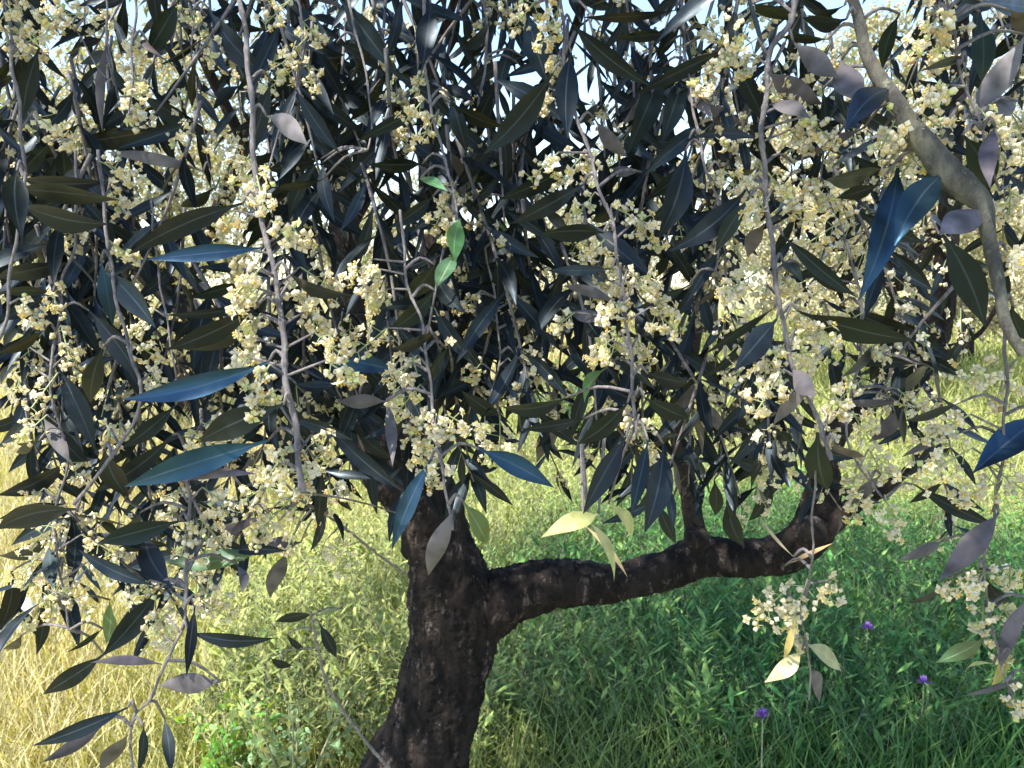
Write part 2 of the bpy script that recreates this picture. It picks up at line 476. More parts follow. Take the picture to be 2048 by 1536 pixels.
t = MB()
tp = pxpath([(795, 1640, 108), (832, 1536, 98), (868, 1430, 87), (893, 1330, 82), (908, 1245, 86), (900, 1170, 84), (880, 1100, 70), (850, 1010, 68), (800, 935, 74), (755, 880, 66), (722, 800, 46), (705, 720, 38), (696, 600, 32), (690, 470, 29), (672, 350, 26), (640, 200, 22), (600, 0, 18), (560, -200, 14)], TD, TD - .1)
tp = [(BASE.x, BASE.y, -.05, .17), (BASE.x + .02, BASE.y, .12, .145)] + tp[0:]
tube(t, tp, 120, 34, .10, 9)
for (x, y, r) in ((905, 1200, 60), (800, 945, 60), (832, 1090, 40), (962, 1225, 50), (1395, 1078, 30), (1130, 1140, 24), (1625, 1060, 34)):   # burrs
    c = P(x, y, TD - .03 if x < 1000 else TD - .18 * (x - 900) / 700); rr = r * TD / FPX
    tube(t, [(c.x - rr * .6, c.y, c.z - rr * .5, rr * .3), (c.x, c.y, c.z, rr * .85), (c.x + rr * .4, c.y, c.z + rr * .6, rr * .3)], 20, 6, .2, 20)
trunk = part('trunk', t, M_BARK, BASE)

LIMBS = [
 ([(905, 1255, 84), (960, 1222, 70), (1020, 1190, 58), (1100, 1168, 48), (1180, 1166, 43), (1250, 1160, 38), (1330, 1140, 38), (1400, 1116, 41), (1490, 1116, 36), (1560, 1108, 40), (1615, 1072, 42), (1640, 1010, 37), (1648, 950, 31), (1660, 880, 26), (1720, 812, 24), (1800, 772, 24), (1855, 715, 27), (1880, 630, 25), (1890, 540, 22), (1900, 400, 20), (1912, 200, 16), (1930, -60, 12)], 1.9, 1.72, 'gnarled lower limb reaching out to the right'),
 ([(1600, 1085, 32), (1660, 1048, 22), (1710, 1010, 17), (1755, 985, 13), (1810, 945, 9), (1860, 880, 6)], 1.8, 1.7, None),
 ([(1400, 1100, 30), (1388, 1050, 22), (1378, 980, 19), (1362, 890, 19), (1364, 800, 18), (1378, 715, 18), (1400, 590, 15), (1425, 400, 12), (1450, 150, 9), (1460, -60, 6)], 1.84, 1.7, None),
 ([(800, 945, 45), (838, 850, 34), (862, 740, 30), (872, 600, 27), (866, 450, 25), (858, 330, 23), (850, 200, 21), (846, 60, 17), (850, -120, 13)], 1.87, 1.75, None),
 ([(1850, 722, 14), (1888, 700, 9), (1925, 688, 7), (1965, 660, 5), (2000, 600, 4)], 1.73, 1.7, None),
 ([(700, 650, 20), (640, 560, 16), (560, 430, 13), (470, 250, 11), (380, 60, 9), (330, -80, 7)], 1.86, 1.7, None),
 ([(690, 470, 18), (760, 330, 14), (850, 160, 11), (930, -60, 8)], 1.88, 1.95, None),
 ([(760, 890, 30), (640, 800, 24), (480, 700, 20), (300, 560, 17), (150, 380, 14), (60, 160, 11), (20, -60, 9)], 1.9, 1.9, None),
 ([(866, 450, 18), (980, 330, 14), (1100, 180, 11), (1190, -60, 8)], 1.82, 1.75, None),
]
for pts, d0, d1, lab in LIMBS:
    m_ = MB(); q = pxpath(pts, d0, d1)
    tube(m_, q, 64 if lab else 34, 26 if lab else 10, .13, 12)
    part('limb', m_, M_BARK, Vector(q[0][:3]), label=lab)
# unseen upper limbs that carry the crown overhead
for k in range(9):
    a = k * .698 + .3; m_ = MB()
    s0 = P(600 + 60 * (k % 4), -120, 1.85)
    e = Vector((BASE.x + 1.9 * math.cos(a), BASE.y - .3 + 1.9 * math.sin(a), 3.2 + .3 * (k % 3)))
    mid = s0.lerp(e, .5) + Vector((0, 0, .35))
    tube(m_, [(*s0, .03), (*mid, .022), (*e, .008)], 8, 5, .1, 10)
    if proj(mid) and 0 < proj(mid)[1] < 1536 and 0 < proj(mid)[0] < 2048: continue
    part('limb', m_, M_BARK, s0)

# ------------------------------------------------------------------ foreground twigs traced from the photo: (points, depth start, depth end, half width px, material)
TW = [
 ([(470, -80), (482, 20), (500, 150), (507, 300), (516, 400), (535, 480), (550, 560), (565, 650), (572, 740), (580, 800), (592, 870), (600, 930), (607, 985)], .47, .43, (6, 8), 'l'),
 ([(1600, -60), (1580, 40), (1542, 100), (1532, 200), (1527, 300), (1535, 420), (1547, 520), (1562, 620), (1582, 720), (1612, 790), (1640, 850), (1660, 920)], .48, .46, (7, 5), 't'),
 ([(1692, -80), (1705, 0), (1722, 70), (1750, 145), (1790, 205), (1835, 270), (1885, 330), (1930, 375), (1962, 412), (1978, 480), (1998, 570), (2012, 640), (2045, 710)], .47, .41, (18, 25), 'L'),
 ([(850, -60), (848, 60), (852, 150), (868, 230), (885, 300), (905, 370), (915, 440), (920, 500)], .58, .55, (6, 4), 't'),
 ([(1122, -60), (1126, 60), (1140, 180), (1178, 306), (1205, 391), (1226, 450), (1238, 540), (1253, 610), (1256, 668), (1266, 760), (1272, 850)], .55, .50, (6, 6), 't'),
 ([(1360, -40), (1370, 90), (1382, 190), (1400, 290), (1425, 370), (1440, 450), (1430, 540)], .60, .56, (6, 4), 't'),
 ([(275, -60), (272, 20), (266, 90), (264, 160), (262, 230)], .52, .50, (5, 3), 'l'),
 ([(305, 420), (312, 520), (325, 600), (342, 680), (352, 760)], .62, .60, (4, 3), 't'),
 ([(195, 300), (215, 480), (235, 600), (258, 700), (280, 765), (270, 840), (236, 895), (200, 940), (150, 1010)], .52, .48, (6, 6), 'l'),
 ([(372, 900), (376, 1040), (372, 1140), (370, 1240), (350, 1285), (328, 1340), (301, 1397), (268, 1430), (262, 1480), (268, 1580)], .54, .50, (6, 4), 'l'),
 ([(150, 300), (150, 480), (125, 560), (118, 640), (100, 740), (115, 840), (135, 920), (110, 1040), (128, 1180), (140, 1260)], .62, .60, (5, 4), 't'),
 ([(10, -40), (25, 120), (40, 240), (48, 340), (40, 420), (25, 520), (10, 640), (-30, 760)], .52, .50, (6, 6), 't'),
 ([(395, -60), (385, 60), (388, 140), (400, 220), (415, 300), (430, 380)], .66, .64, (3, 2), 't'),
 ([(622, 1225), (635, 1290), (655, 1370), (700, 1440), (745, 1500), (800, 1560)], .95, 1.5, (4, 6), 't'),
 ([(2010, 640), (2012, 800), (2005, 900), (1990, 1000), (1975, 1090), (1968, 1180), (1985, 1260), (2005, 1340), (2030, 1420)], .50, .56, (6, 3), 'l'),
 ([(1690, 480), (1720, 600), (1716, 720), (1700, 800), (1692, 860), (1722, 940), (1770, 1000)], .58, .55, (5, 3), 't'),
 ([(800, 420), (815, 560), (845, 660), (860, 780), (870, 860), (885, 930), (895, 1000), (905, 1060)], .54, .47, (5, 5), 'l'),
 ([(690, -60), (705, 40), (728, 120), (742, 220), (735, 300)], .62, .60, (5, 3), 't'),
 ([(1450, 680), (1452, 800), (1440, 870), (1450, 950), (1460, 1000)], .75, .70, (5, 3), 'l'),
 ([(607, 985), (700, 1000), (760, 1015), (796, 1028)], .46, .60, (4, 2), 't'),
 ([(600, 1000), (676, 1046), (744, 1100), (812, 1148)], .6, 1.2, (5, 4), 't'),
 ([(1640, 850), (1632, 960), (1626, 1060), (1620, 1150), (1606, 1210), (1608, 1270), (1616, 1310), (1618, 1400)], .47, .60, (4, 3), 'l'),
 ([(210, -60), (215, 60), (222, 160), (150, 60)], .6, .58, (4, 2), 't'),
 ([(960, -60), (975, 80), (960, 200), (940, 330), (960, 450), (985, 560), (1000, 700), (985, 780)], .66, .62, (5, 3), 't'),
 ([(590, -60), (605, 60), (590, 180), (560, 260), (540, 330)], .58, .56, (4, 3), 't'),
 ([(1880, -60), (1905, 60), (1925, 150), (1960, 250), (2000, 380)], .44, .44, (5, 4), 'l'),
]
TWIGS = []       # dense sampled (px, py, depth, twig index)
twobj = []
for i, (pts, d0, d1, (ra, rb), mt) in enumerate(TW):
    n = len(pts)
    q = []
    for k, (x, y) in enumerate(pts):
        d = d0 + (d1 - d0) * k / (n - 1)
        r = (ra + (rb - ra) * k / (n - 1)) * (.8 if i in (0, 1) else .56)
        if mt == 'L': r = (9, 10, 12, 14, 18, 22, 26, 25, 19, 14, 12, 11, 9)[k]
        p = P(x, y, d); q.append((p.x, p.y, p.z, r * d / FPX))
    q = [Vector(v_) for v_ in catmull(q, 14)]
    acc = random.random() * .02; zz = []
    for k, v_ in enumerate(q):
        if k: acc += (v_ - q[k - 1]).to_3d().length
        f_ = (acc % .024) / .024
        nd = 0 if mt == 'L' else math.exp(-((f_ - .5) / .06) ** 2)
        sw = .0016 * (2 * abs(((acc / .048) % 1) - .5) - .5)
        p3 = v_.to_3d() + Vector((sw + .0015 * mnoise.noise(v_.to_3d() * 30), .001 * mnoise.noise(v_.to_3d() * 35 + Vector((9, 0, 0))), 0))
        zz.append((*p3, v_[3] * (1 + .38 * nd)))
    m_ = MB(); tube(m_, zz, 16 if mt == 'L' else 10, 2, .12 if mt != 'L' else .10, 90 if mt != 'L' else 45)
    # small nodes where leaf pairs leave the twig
    o = part('twig', m_, {'l': M_TWIG, 't': M_TWIG, 'L': M_LICHEN}[mt], Vector(q[0][:3]),
             label='thick lichen covered twig' if mt == 'L' else None)
    twobj.append(o)
    for s_ in catmull([(x, y, d0 + (d1 - d0) * k / (n - 1)) for k, (x, y) in enumerate(pts)], 12):
        TWIGS.append((*s_, i))
TWA = np.array(TWIGS)
def nearest_twig(px, py):
    dd = (TWA[:, 0] - px) ** 2 + (TWA[:, 1] - py) ** 2
    k = int(np.argmin(dd))
    return math.sqrt(dd[k]), TWA[k, 0], TWA[k, 1], TWA[k, 2], int(TWA[k, 3])

# ------------------------------------------------------------------ leaves traced from the photo; zone letter, then base x y, tip x y, width, tone (zoomed pixel units)
ZONE = {'A': (0, 0), 'B': (674, 0), 'C': (1348, 0), 'D': (0, 505), 'E': (674, 505), 'F': (1348, 505), 'G': (0, 1011), 'H': (674, 1011), 'I': (1348, 1011)}
ZS = 700 / 2048
LEAFTXT = '''
A 1270 800 830 560 150 k;1010 750 410 850 140 k;1190 1000 620 890 85 p;100 1040 620 1060 120 k;90 1110 700 1170 120 k;110 1190 630 1310 130 k;1420 1190 750 1490 150 n;1540 1450 860 1520 120 b;630 240 600 770 65 p;1050 0 860 330 150 k;860 240 1040 390 110 k;1220 50 1590 470 150 k;1590 470 1450 960 115 k;1730 520 1990 900 110 k;230 280 130 720 130 n;120 310 190 520 120 k;360 840 380 1050 70 n;290 840 120 1030 90 n;1880 930 1560 1000 80 n;1890 1050 1590 1100 50 k;1890 950 1960 1300 90 n;1250 1100 1060 1210 80 k;100 1000 130 1400 130 k;1560 680 1800 850 90 p
B 20 0 330 410 160 k;0 250 390 450 130 n;550 20 500 400 110 n;1060 370 820 410 65 b;1090 330 700 570 90 n;660 600 980 740 120 k;1110 60 1250 520 190 k;1260 430 860 900 180 k;1370 310 1350 810 150 n;1370 130 1830 500 140 k;1970 190 1640 220 70 k;1980 60 1430 100 70 k;1910 390 1690 910 220 k;1860 510 1670 730 70 p;1510 700 1700 920 95 p;1780 1005 1610 985 50 p;1440 1080 1020 1310 140 n;1560 1360 1190 1370 110 k;1040 1400 1480 1510 130 k;560 1150 300 1335 85 k;850 1250 1040 1480 85 g;720 1280 690 1540 80 g;840 970 760 1110 40 g;490 1040 650 1120 60 g;560 620 120 830 90 n;500 960 190 960 110 k;2040 420 1900 840 150 k;2040 880 1870 1410 210 n;1420 940 940 1170 130 k;900 100 720 280 120 k;660 560 760 900 120 k;1040 930 760 1060 90 k;1000 1160 820 1040 100 n;1060 0 1100 330 120 k
C 700 250 960 450 180 p;550 420 870 610 150 p;80 410 230 690 110 p;200 610 390 720 80 p;560 610 800 695 70 p;980 350 1100 600 120 p;1260 515 1000 770 170 B;1110 750 750 940 80 p;1310 960 1080 1760 190 b;1580 1010 1290 1440 180 B;1790 70 1800 480 190 b;2060 200 1690 710 160 p;2010 590 1730 700 100 p;1960 60 2080 230 110 p;1820 0 1620 110 130 B;1800 10 2100 50 110 B;1510 90 1380 340 95 B;1320 80 1220 410 100 n;1830 1220 1550 1370 160 p;420 1110 -30 1470 150 n;440 1160 240 1480 120 k;90 810 480 815 65 b;270 980 510 970 75 k;1230 980 890 1050 115 k;1200 790 920 985 85 k;640 1380 1070 1740 110 k;1690 790 1850 1110 140 n;1880 740 1850 1100 75 p;1570 1370 1820 1910 210 k;460 20 670 120 130 k;1010 110 750 100 110 k;900 230 630 220 100 k;1000 30 750 15 60 k;1710 360 1420 425 55 k;530 1310 430 1510 150 p;870 520 880 880 70 n;300 250 440 180 60 k;690 950 600 1250 120 k;1200 1080 950 1160 80 k
D 420 55 -30 150 130 k;310 230 -20 240 70 k;260 260 -20 400 110 b;590 50 660 430 130 b;620 110 910 440 150 k;520 340 830 770 140 k;1410 180 1110 265 100 k;1500 300 970 365 70 k;1490 330 970 570 140 k;1450 440 1090 570 110 k;1570 640 720 860 150 b;1570 1100 730 1370 180 b;1660 890 1170 1110 160 n;1550 1300 750 1370 80 p;340 670 560 1160 150 n;250 960 410 1230 75 p;1030 890 720 1140 110 k;1010 1070 550 1400 120 k;610 1150 750 1430 120 n;390 1220 -20 1420 130 k;230 1100 -20 1120 120 k;1690 115 2060 250 100 k;260 450 -20 590 70 k;600 560 530 880 100 k;380 1470 -10 1560 90 k
E 570 70 380 280 150 k;570 220 290 460 140 k;690 0 580 210 100 g;1610 95 1230 105 75 b;1650 300 1320 195 75 p;1590 390 1370 345 65 p;2060 190 1740 330 75 k;2060 480 1700 490 70 k;1450 970 1080 1035 90 k;1340 850 960 900 120 k;950 960 730 810 110 k;830 1150 1270 1375 150 B;550 1210 320 1740 130 b;350 700 -70 640 130 b;290 870 0 870 90 p;410 1410 -80 980 120 k;290 860 325 1250 70 p;1570 680 1450 880 80 g;1700 880 1410 1120 120 k;1690 1080 1440 1530 150 k;1750 1080 1840 1290 80 k;1910 1120 1800 1640 200 k;1800 850 2060 970 140 k;1820 710 2060 760 110 k;640 560 480 800 120 k;1050 600 1020 900 120 k;1250 400 1150 760 120 k;750 300 900 650 130 k;1100 150 800 200 130 k;560 480 320 560 110 k;1820 1100 1720 1540 110 k;1150 300 1080 520 120 k
F 730 345 1410 515 160 k;970 310 1470 485 130 k;1410 650 1010 600 95 k;1490 665 1240 835 100 k;1180 530 980 730 65 k;590 320 180 595 65 k;600 390 350 690 115 n;1370 870 930 872 55 p;1350 900 1140 1110 115 p;1670 1055 1330 1200 60 p;1680 875 1350 985 60 k;2150 960 1750 1290 210 B;310 920 650 1065 85 k;370 770 490 920 35 g;270 1060 315 1300 55 k;840 1050 900 1390 140 n;940 1110 1120 1195 100 p;1410 1360 1890 1600 95 n;1980 310 2080 520 110 n;235 1330 240 1540 65 k;310 1440 410 1720 100 k;1210 1300 1030 1490 65 p;690 680 830 840 100 p;810 780 580 1010 75 p;760 90 1060 240 50 k;640 60 760 180 60 b;1950 0 1960 280 90 b
G 1050 90 570 220 150 k;450 20 -20 140 120 n;300 170 -20 290 80 k;1570 40 1080 220 75 p;1540 265 960 330 140 g;1760 215 1550 215 95 p;1680 265 1580 540 85 p;1010 480 850 180 150 k;910 470 460 260 90 k;930 490 600 880 155 n;640 550 620 810 75 g;950 930 530 920 65 p;610 870 250 1105 100 n;1100 735 1610 775 100 n;1290 1030 930 1055 95 p;750 1180 190 1405 105 n;610 1275 240 1505 95 p;600 720 390 860 35 k;1140 590 1090 1000 75 n;960 1240 1000 1580 85 n;840 1290 800 1580 50 n;750 1340 580 1560 85 p;1840 635 1610 680 65 k;2010 605 1860 645 50 g;1870 690 1970 890 75 k;1680 755 1790 845 35 k;1580 890 1710 935 40 k;70 380 -10 740 100 n;130 755 -10 840 55 k;285 230 315 490 75 n;380 490 430 650 55 p;1380 340 1410 510 45 k;820 40 700 200 70 k
H 680 20 535 410 105 p;740 -20 880 225 95 g;1530 50 1190 190 110 t;1470 90 1620 450 60 t;1590 -10 1720 215 80 t;1440 110 1700 420 40 t
I 1900 40 1550 440 150 p;1570 205 1300 325 55 p;1610 430 1360 565 55 k;1810 780 1530 920 75 g;1870 925 1700 975 25 t;2070 540 1910 960 110 p;1980 870 1860 1050 75 t;2060 990 1680 1115 35 p;750 845 530 1035 75 t;770 810 980 970 85 t;790 950 850 1160 75 p;1780 365 1910 395 60 p;1830 430 1950 570 75 k;720 640 640 900 40 t;700 300 500 60 22 t;650 350 930 220 25 t
'''
TRACED = []
for line in LEAFTXT.strip().splitlines():
    z, rest = line[0], line[1:]
    for it in rest.split(';'):
        f = it.split(); x0, y0, x1, y1, wd = (float(q) for q in f[:5])
        ox, oy = ZONE[z]
        TRACED.append((ox + x0 * ZS, oy + y0 * ZS, ox + x1 * ZS, oy + y1 * ZS, wd * ZS, f[5]))
order = sorted(range(len(TRACED)), key=lambda i: -math.hypot(TRACED[i][2] - TRACED[i][0], TRACED[i][3] - TRACED[i][1]) * TRACED[i][4])
OWN = set(order[:100])

foliage = MB(); young = MB(); pale = MB(); blossom = MB(); twigmass = MB()
UP = Vector((0, 0, 1))
def tone_normal(tone, view):
    back = -view
    up = UP - view * UP.dot(view)
    side = back.cross(up).normalized() * random.uniform(-.35, .35)
    if tone == 'k': return back - up * random.uniform(.35, .9) + side
    if tone == 'n': return back - up * random.uniform(.15, .45) + side
    if tone == 'b': return back + up * random.uniform(.0, .2) + side
    if tone == 'B': return back + up * random.uniform(.12, .3) + side * .5
    if tone == 'p': return -(back - up * random.uniform(-.2, .4) + side)
    return back + up * random.uniform(.2, .7) + side

def leaf_tint(tone):
    k = random.uniform(.8, 1.25)
    if tone == 'p': return (k, k * random.uniform(.95, 1.03), k * random.uniform(.95, 1.08))
    return (k * random.uniform(.85, 1.35), k * random.uniform(.92, 1.25), k * random.uniform(.75, 1.15))

for i, (x0, y0, x1, y1, wd, tone) in enumerate(TRACED):
    dist, tx, ty, dep, ti = nearest_twig(x0, y0)
    depth = dep + (random.uniform(-.01, .01) if dist < 40 else random.uniform(.0, .06))
    lp = math.hypot(x1 - x0, y1 - y0)
    L0 = lp * depth / FPX
    want = random.uniform(.045, .062)
    dz = math.sqrt(max(0, want ** 2 - L0 ** 2)) * random.choice((-1, 1, 1)) * .8 if L0 < want else random.uniform(-.015, .015)
    b = P(x0, y0, depth); e = P(x1, y1, max(.3, depth + dz))
    view = (b.lerp(e, .5) - CAM).normalized()
    nrm = tone_normal(tone, view)
    ax = (e - b).normalized(); nn = (nrm - ax * nrm.dot(ax)).normalized()
    cosv = max(.6, abs(nn.dot(view)))
    width = .80 * wd * depth / FPX / cosv
    width = min(width, max(.30 * (e - b).length, .0075))
    mat_ = {'g': M_YOUNG, 't': M_PALE, 'B': M_SKY_SHEEN, 'b': M_SKY_SHEEN}.get(tone, M_LEAF)
    kw = dict(col=leaf_tint(tone), seg=10, fold=random.uniform(.12, .4), bend=random.uniform(-.02, .09) * (1 if tone != 'p' else -1), twist=random.uniform(-.5, .5))
    # stalk from the twig to the leaf base where the traced base lies off the twig
    if dist > 10:
        q0 = P(tx, ty, dep)
        mid = q0.lerp(b, .5) + Vector((0, 0, .006))
        stalkmb = twigmass
        if dist < 170: tube(stalkmb, [(*q0, .0012), (*mid, .0011), (*b, .0008)], 5, 3)
        else:
            up_ = P(x0 + random.uniform(-20, 20), y0 - 160, depth + .02)
            tube(stalkmb, [(*up_, .0014), (*up_.lerp(b, .5), .0012), (*b, .0008)], 5, 3)
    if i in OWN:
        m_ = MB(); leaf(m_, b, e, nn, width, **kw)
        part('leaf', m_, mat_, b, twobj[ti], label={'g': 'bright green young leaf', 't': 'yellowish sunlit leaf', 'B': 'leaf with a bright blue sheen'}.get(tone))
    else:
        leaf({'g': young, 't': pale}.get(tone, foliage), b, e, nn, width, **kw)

# ------------------------------------------------------------------ flower clusters traced from the photo: x y radius
CLTXT = '''560 460 40;600 470 40;455 450 45;480 520 35;500 560 40;490 600 35;505 650 45;500 700 45;480 740 40;520 760 45;530 800 40;630 640 45;660 690 45;640 560 55;600 590 45;680 740 40;700 660 40;745 680 45;810 740 60;815 800 60;840 850 50;880 850 50;930 850 50;1000 880 60;1050 900 50;970 870 50;870 940 50;850 900 40;640 900 60;560 920 60;600 960 60;520 980 60;560 1020 60;640 1010 60;680 980 40;590 1060 50;530 1060 40;680 1080 50;640 1110 40;690 1120 40;440 860 50;400 880 40;440 1000 50;420 1060 50;350 1000 50;370 1080 40;
40 40 60;130 30 60;90 70 60;40 90 50;390 40 50;420 70 40;430 120 30;270 150 30;265 190 30;262 225 30;270 90 25;560 20 50;620 60 40;590 100 50;560 160 40;620 150 40;100 255 50;240 340 50;230 400 40;290 400 40;440 290 40;440 380 50;490 330 40;520 380 50;130 450 40;150 480 40;245 500 35;60 620 40;110 600 40;130 680 50;60 720 60;160 740 50;90 780 50;40 760 50;60 860 50;290 640 40;290 700 50;310 760 40;240 860 40;220 880 40;150 940 40;110 1000 50;60 1000 40;90 1060 60;60 1130 60;120 1150 60;200 1090 50;220 1140 50;100 1200 60;150 1200 50;320 1240 60;400 1170 60;420 1210 50;330 1280 40;280 1180 40;
780 180 40;830 220 40;860 250 45;800 270 30;840 160 30;900 390 45;880 430 45;900 460 40;950 460 45;950 400 35;990 10 40;960 60 30;1060 15 50;1110 30 40;1100 70 35;1110 130 25;1090 200 25;1090 330 45;1140 340 45;1180 330 40;1170 410 40;1260 430 50;1290 470 45;1190 500 35;1240 560 60;1280 560 50;1200 580 40;1300 590 50;1230 620 50;1230 690 60;1200 700 40;1280 700 50;1330 640 50;1270 850 50;1290 880 40;740 560 35;760 600 40;720 540 40;960 650 30;1000 620 35;950 740 40;1040 740 40;1030 790 30;990 790 30;1130 640 30;940 600 35;
1390 100 40;1420 60 40;1480 100 45;1490 130 40;1400 170 35;1680 110 40;1560 180 40;1600 230 40;1640 260 50;1600 280 40;1780 260 60;1790 310 50;1810 340 60;1880 190 40;1860 240 60;1850 80 50;1880 110 40;1900 60 50;1440 280 30;1450 360 45;1500 370 30;1560 370 50;1580 400 50;1510 420 40;1620 380 40;1650 400 60;1680 430 60;1640 470 60;1690 500 50;1480 510 50;1490 560 50;1460 600 50;1530 600 50;1570 560 40;1600 620 40;1640 580 40;1560 700 60;1600 700 60;1650 700 60;1620 640 60;1680 650 60;1740 700 40;1540 780 60;1500 760 40;1430 740 50;1420 800 60;1450 840 45;1660 800 60;1700 780 50;1720 850 60;1650 860 50;1750 920 60;1790 950 60;1710 950 50;1720 1000 50;1780 1030 50;1820 800 40;1850 880 60;1900 850 50;1980 740 60;2000 780 60;1900 920 60;1960 980 50;2020 960 60;2000 300 60;2020 400 50;2030 520 50;1980 240 60;
1600 1200 60;1540 1210 50;1660 1180 45;1580 1230 45;1960 1160 45;1930 1170 40;2020 1150 40;1965 1230 40;2010 1220 45;2000 1300 40;2030 1400 45;1600 1280 30'''
CL = [tuple(float(q) for q in s_.split()) for s_ in CLTXT.replace('\n', '').split(';') if s_.strip()]
info = []
for i, (x, y, r) in enumerate(CL):
    nt_ = nearest_twig(x, y); info.append((i, nt_))
corder = sorted(info, key=lambda q: (q[1][0] > 130, -CL[q[0]][2] / q[1][3]))
COWN = set(q[0] for q in corder[:96])
for i, (dist, tx, ty, dep, ti) in info:
    x, y, r = CL[i]
    depth = dep + random.uniform(-.012, .03) if dist < 130 else dep + random.uniform(.05, .25)
    c = P(x, y, depth)
    root_ = P(tx, ty, dep)
    ax = (c - root_); ax = (ax.normalized() if ax.length > .004 else rvec()) + Vector((random.uniform(-.3, .3), random.uniform(-.3, .3), -.8))
    size = r * .9 * depth / FPX
    size = min(.021, max(.010, size))
    st_end = c - ax.normalized() * size * .95
    if dist < 130: tube(twigmass, [(*root_, .0009), (*root_.lerp(st_end, .5), .0008), (*st_end, .0006)], 5, 3)
    warm = .9 if (x < 250 or 950 < x < 1120) else .5
    if i in COWN:
        m_ = MB(); panicle(m_, c, ax, size, 26, False, warm)
        part('flower_cluster', m_, M_FLOWER, c, twobj[ti])
    else:
        panicle(blossom, c, ax, size, 22, False, warm)

# ------------------------------------------------------------------ the rest of the crown: hanging sprays filling the volume between and behind
def crown_density(px, py):
    """how much of the hanging crown there is in each direction (it thins out towards the lower right)"""
    if px < 420: lim, soft = 1120, 150
    elif px < 700: lim, soft = 960, 150
    elif px < 1150: lim, soft = 800, 100
    elif px < 1450: lim, soft = 880, 140
    else: lim, soft = 840, 200
    d = 1.0 if py < lim else max(0.0, 1 - (py - lim) / soft)
    if px > 1480: d *= .62
    if 340 < px < 620 and 500 < py < 640: d *= .15
    if 740 < px < 850 and 320 < py < 560: d *= .1
    if 930 < px < 1020 and 60 < py < 250: d *= .25
    if 250 < px < 420 and 60 < py < 330: d *= .5
    if px < 250 and py > 640: d *= .55
    return d

def spray(start, axis, L, leaf_len, flowers, seg, lite, petw=1.0, col_k=1.0):
    axis = axis.normalized()
    end = start + axis * L + Vector((0, 0, -.12 * L))
    mid = start.lerp(end, .5) + rvec() * L * .06
    pts = [(*start, .0018), (*mid, .0014), (*end, .0008)]
    tube(twigmass, pts, 4, 3)
    n = max(4, int(L / .021))
    ph = random.random() * 6
    for i in range(n):
        t = (i + .6) / n
        p = (start.lerp(mid, t * 2) if t < .5 else mid.lerp(end, t * 2 - 1))
        s = axis.orthogonal().normalized(); q = axis.cross(s)
        for sg in (0, math.pi):
            if random.random() < .1: continue
            a = ph + i * 1.57 + sg + random.uniform(-.4, .4)
            out = s * math.cos(a) + q * math.sin(a)
            d = (out * random.uniform(.6, 1.1) + axis * random.uniform(.35, .9) + Vector((0, 0, -.25))).normalized()
            l = leaf_len * random.uniform(.7, 1.15) * (1 - .25 * t)
            nrm = (CAM - p).normalized() * .75 + out * .3 + UP * .1 + rvec() * .65
            k = random.uniform(.75, 1.3) * col_k
            leaf(foliage, p, p + d * l, nrm, l * random.uniform(.17, .225) * petw, (k, k, k), seg, .3, random.uniform(-.03, .09), random.uniform(-.5, .5))
            if flowers and random.random() < flowers:
                ax = out * .8 + axis * .5 + Vector((0, 0, -.6))
                sz = random.uniform(.010, .016)
                panicle(blossom, p + ax.normalized() * sz * 1.1, ax, sz, 16, True, random.uniform(.3, .9))

cnt = 0; tries = 0
while cnt < 200 and tries < 20000:
    tries += 1
    px = random.uniform(-120, 2170); py = random.uniform(-150, 1280)
    if random.random() > crown_density(px, py): continue
    d = random.choice((random.uniform(.60, .75), random.uniform(.62, .85), random.uniform(.66, .95), random.uniform(.7, 1.0), random.uniform(.9, 1.7)))
    if 780 < px < 1000 and py > 840 and d > 1.5: continue
    L = random.uniform(.10, .22)
    ctr = P(px, py, d)
    axis = Vector((random.gauss(0, .35), random.gauss(0, .35), -1))
    st = ctr - axis.normalized() * L * .5
    lo = proj(ctr + axis.normalized() * L * .6)
    if lo and crown_density(lo[0], lo[1] + 20) < random.random() * .6: continue
    spray(st, axis, L, random.uniform(.060, .076), .19 if px < 1400 else .5, 6, True)
    cnt += 1

for cx_, cy_, sx_, sy_, n_ in ((1030, 580, 130, 100, 13), (1010, 190, 150, 110, 12), (1300, 330, 90, 100, 6), (820, 640, 50, 90, 3), (120, 420, 90, 120, 5), (640, 120, 100, 90, 5), (440, 620, 80, 40, 2), (1320, 790, 60, 40, 4), (1620, 760, 60, 40, 3), (760, 800, 50, 40, 4), (200, 650, 110, 110, 5), (520, 250, 90, 80, 3), (60, 900, 60, 80, 4)):
    for _ in range(n_):
        d = random.uniform(.62, .9); L = random.uniform(.12, .2)
        c_ = P(random.gauss(cx_, sx_), random.gauss(cy_, sy_), d); ax_ = Vector((random.gauss(0, .4), random.gauss(0, .4), -1))
        spray(c_ - ax_.normalized() * L * .5, ax_, L, random.uniform(.062, .078), .05, 6, True)

for cx_, cy_, sx_, sy_, n_ in ((150, 1020, 130, 80, 6), (420, 960, 70, 70, 3), (1850, 860, 100, 80, 4), (1560, 740, 60, 60, 3)):
    for _ in range(n_):
        d = random.uniform(.58, .85); L = random.uniform(.08, .13)
        c_ = P(random.gauss(cx_, sx_), random.gauss(cy_, sy_), d); ax_ = Vector((random.gauss(0, .5), random.gauss(0, .4), -1))
        spray(c_ - ax_.normalized() * L * .5, ax_, L, random.uniform(.055, .072), .6, 6, True)

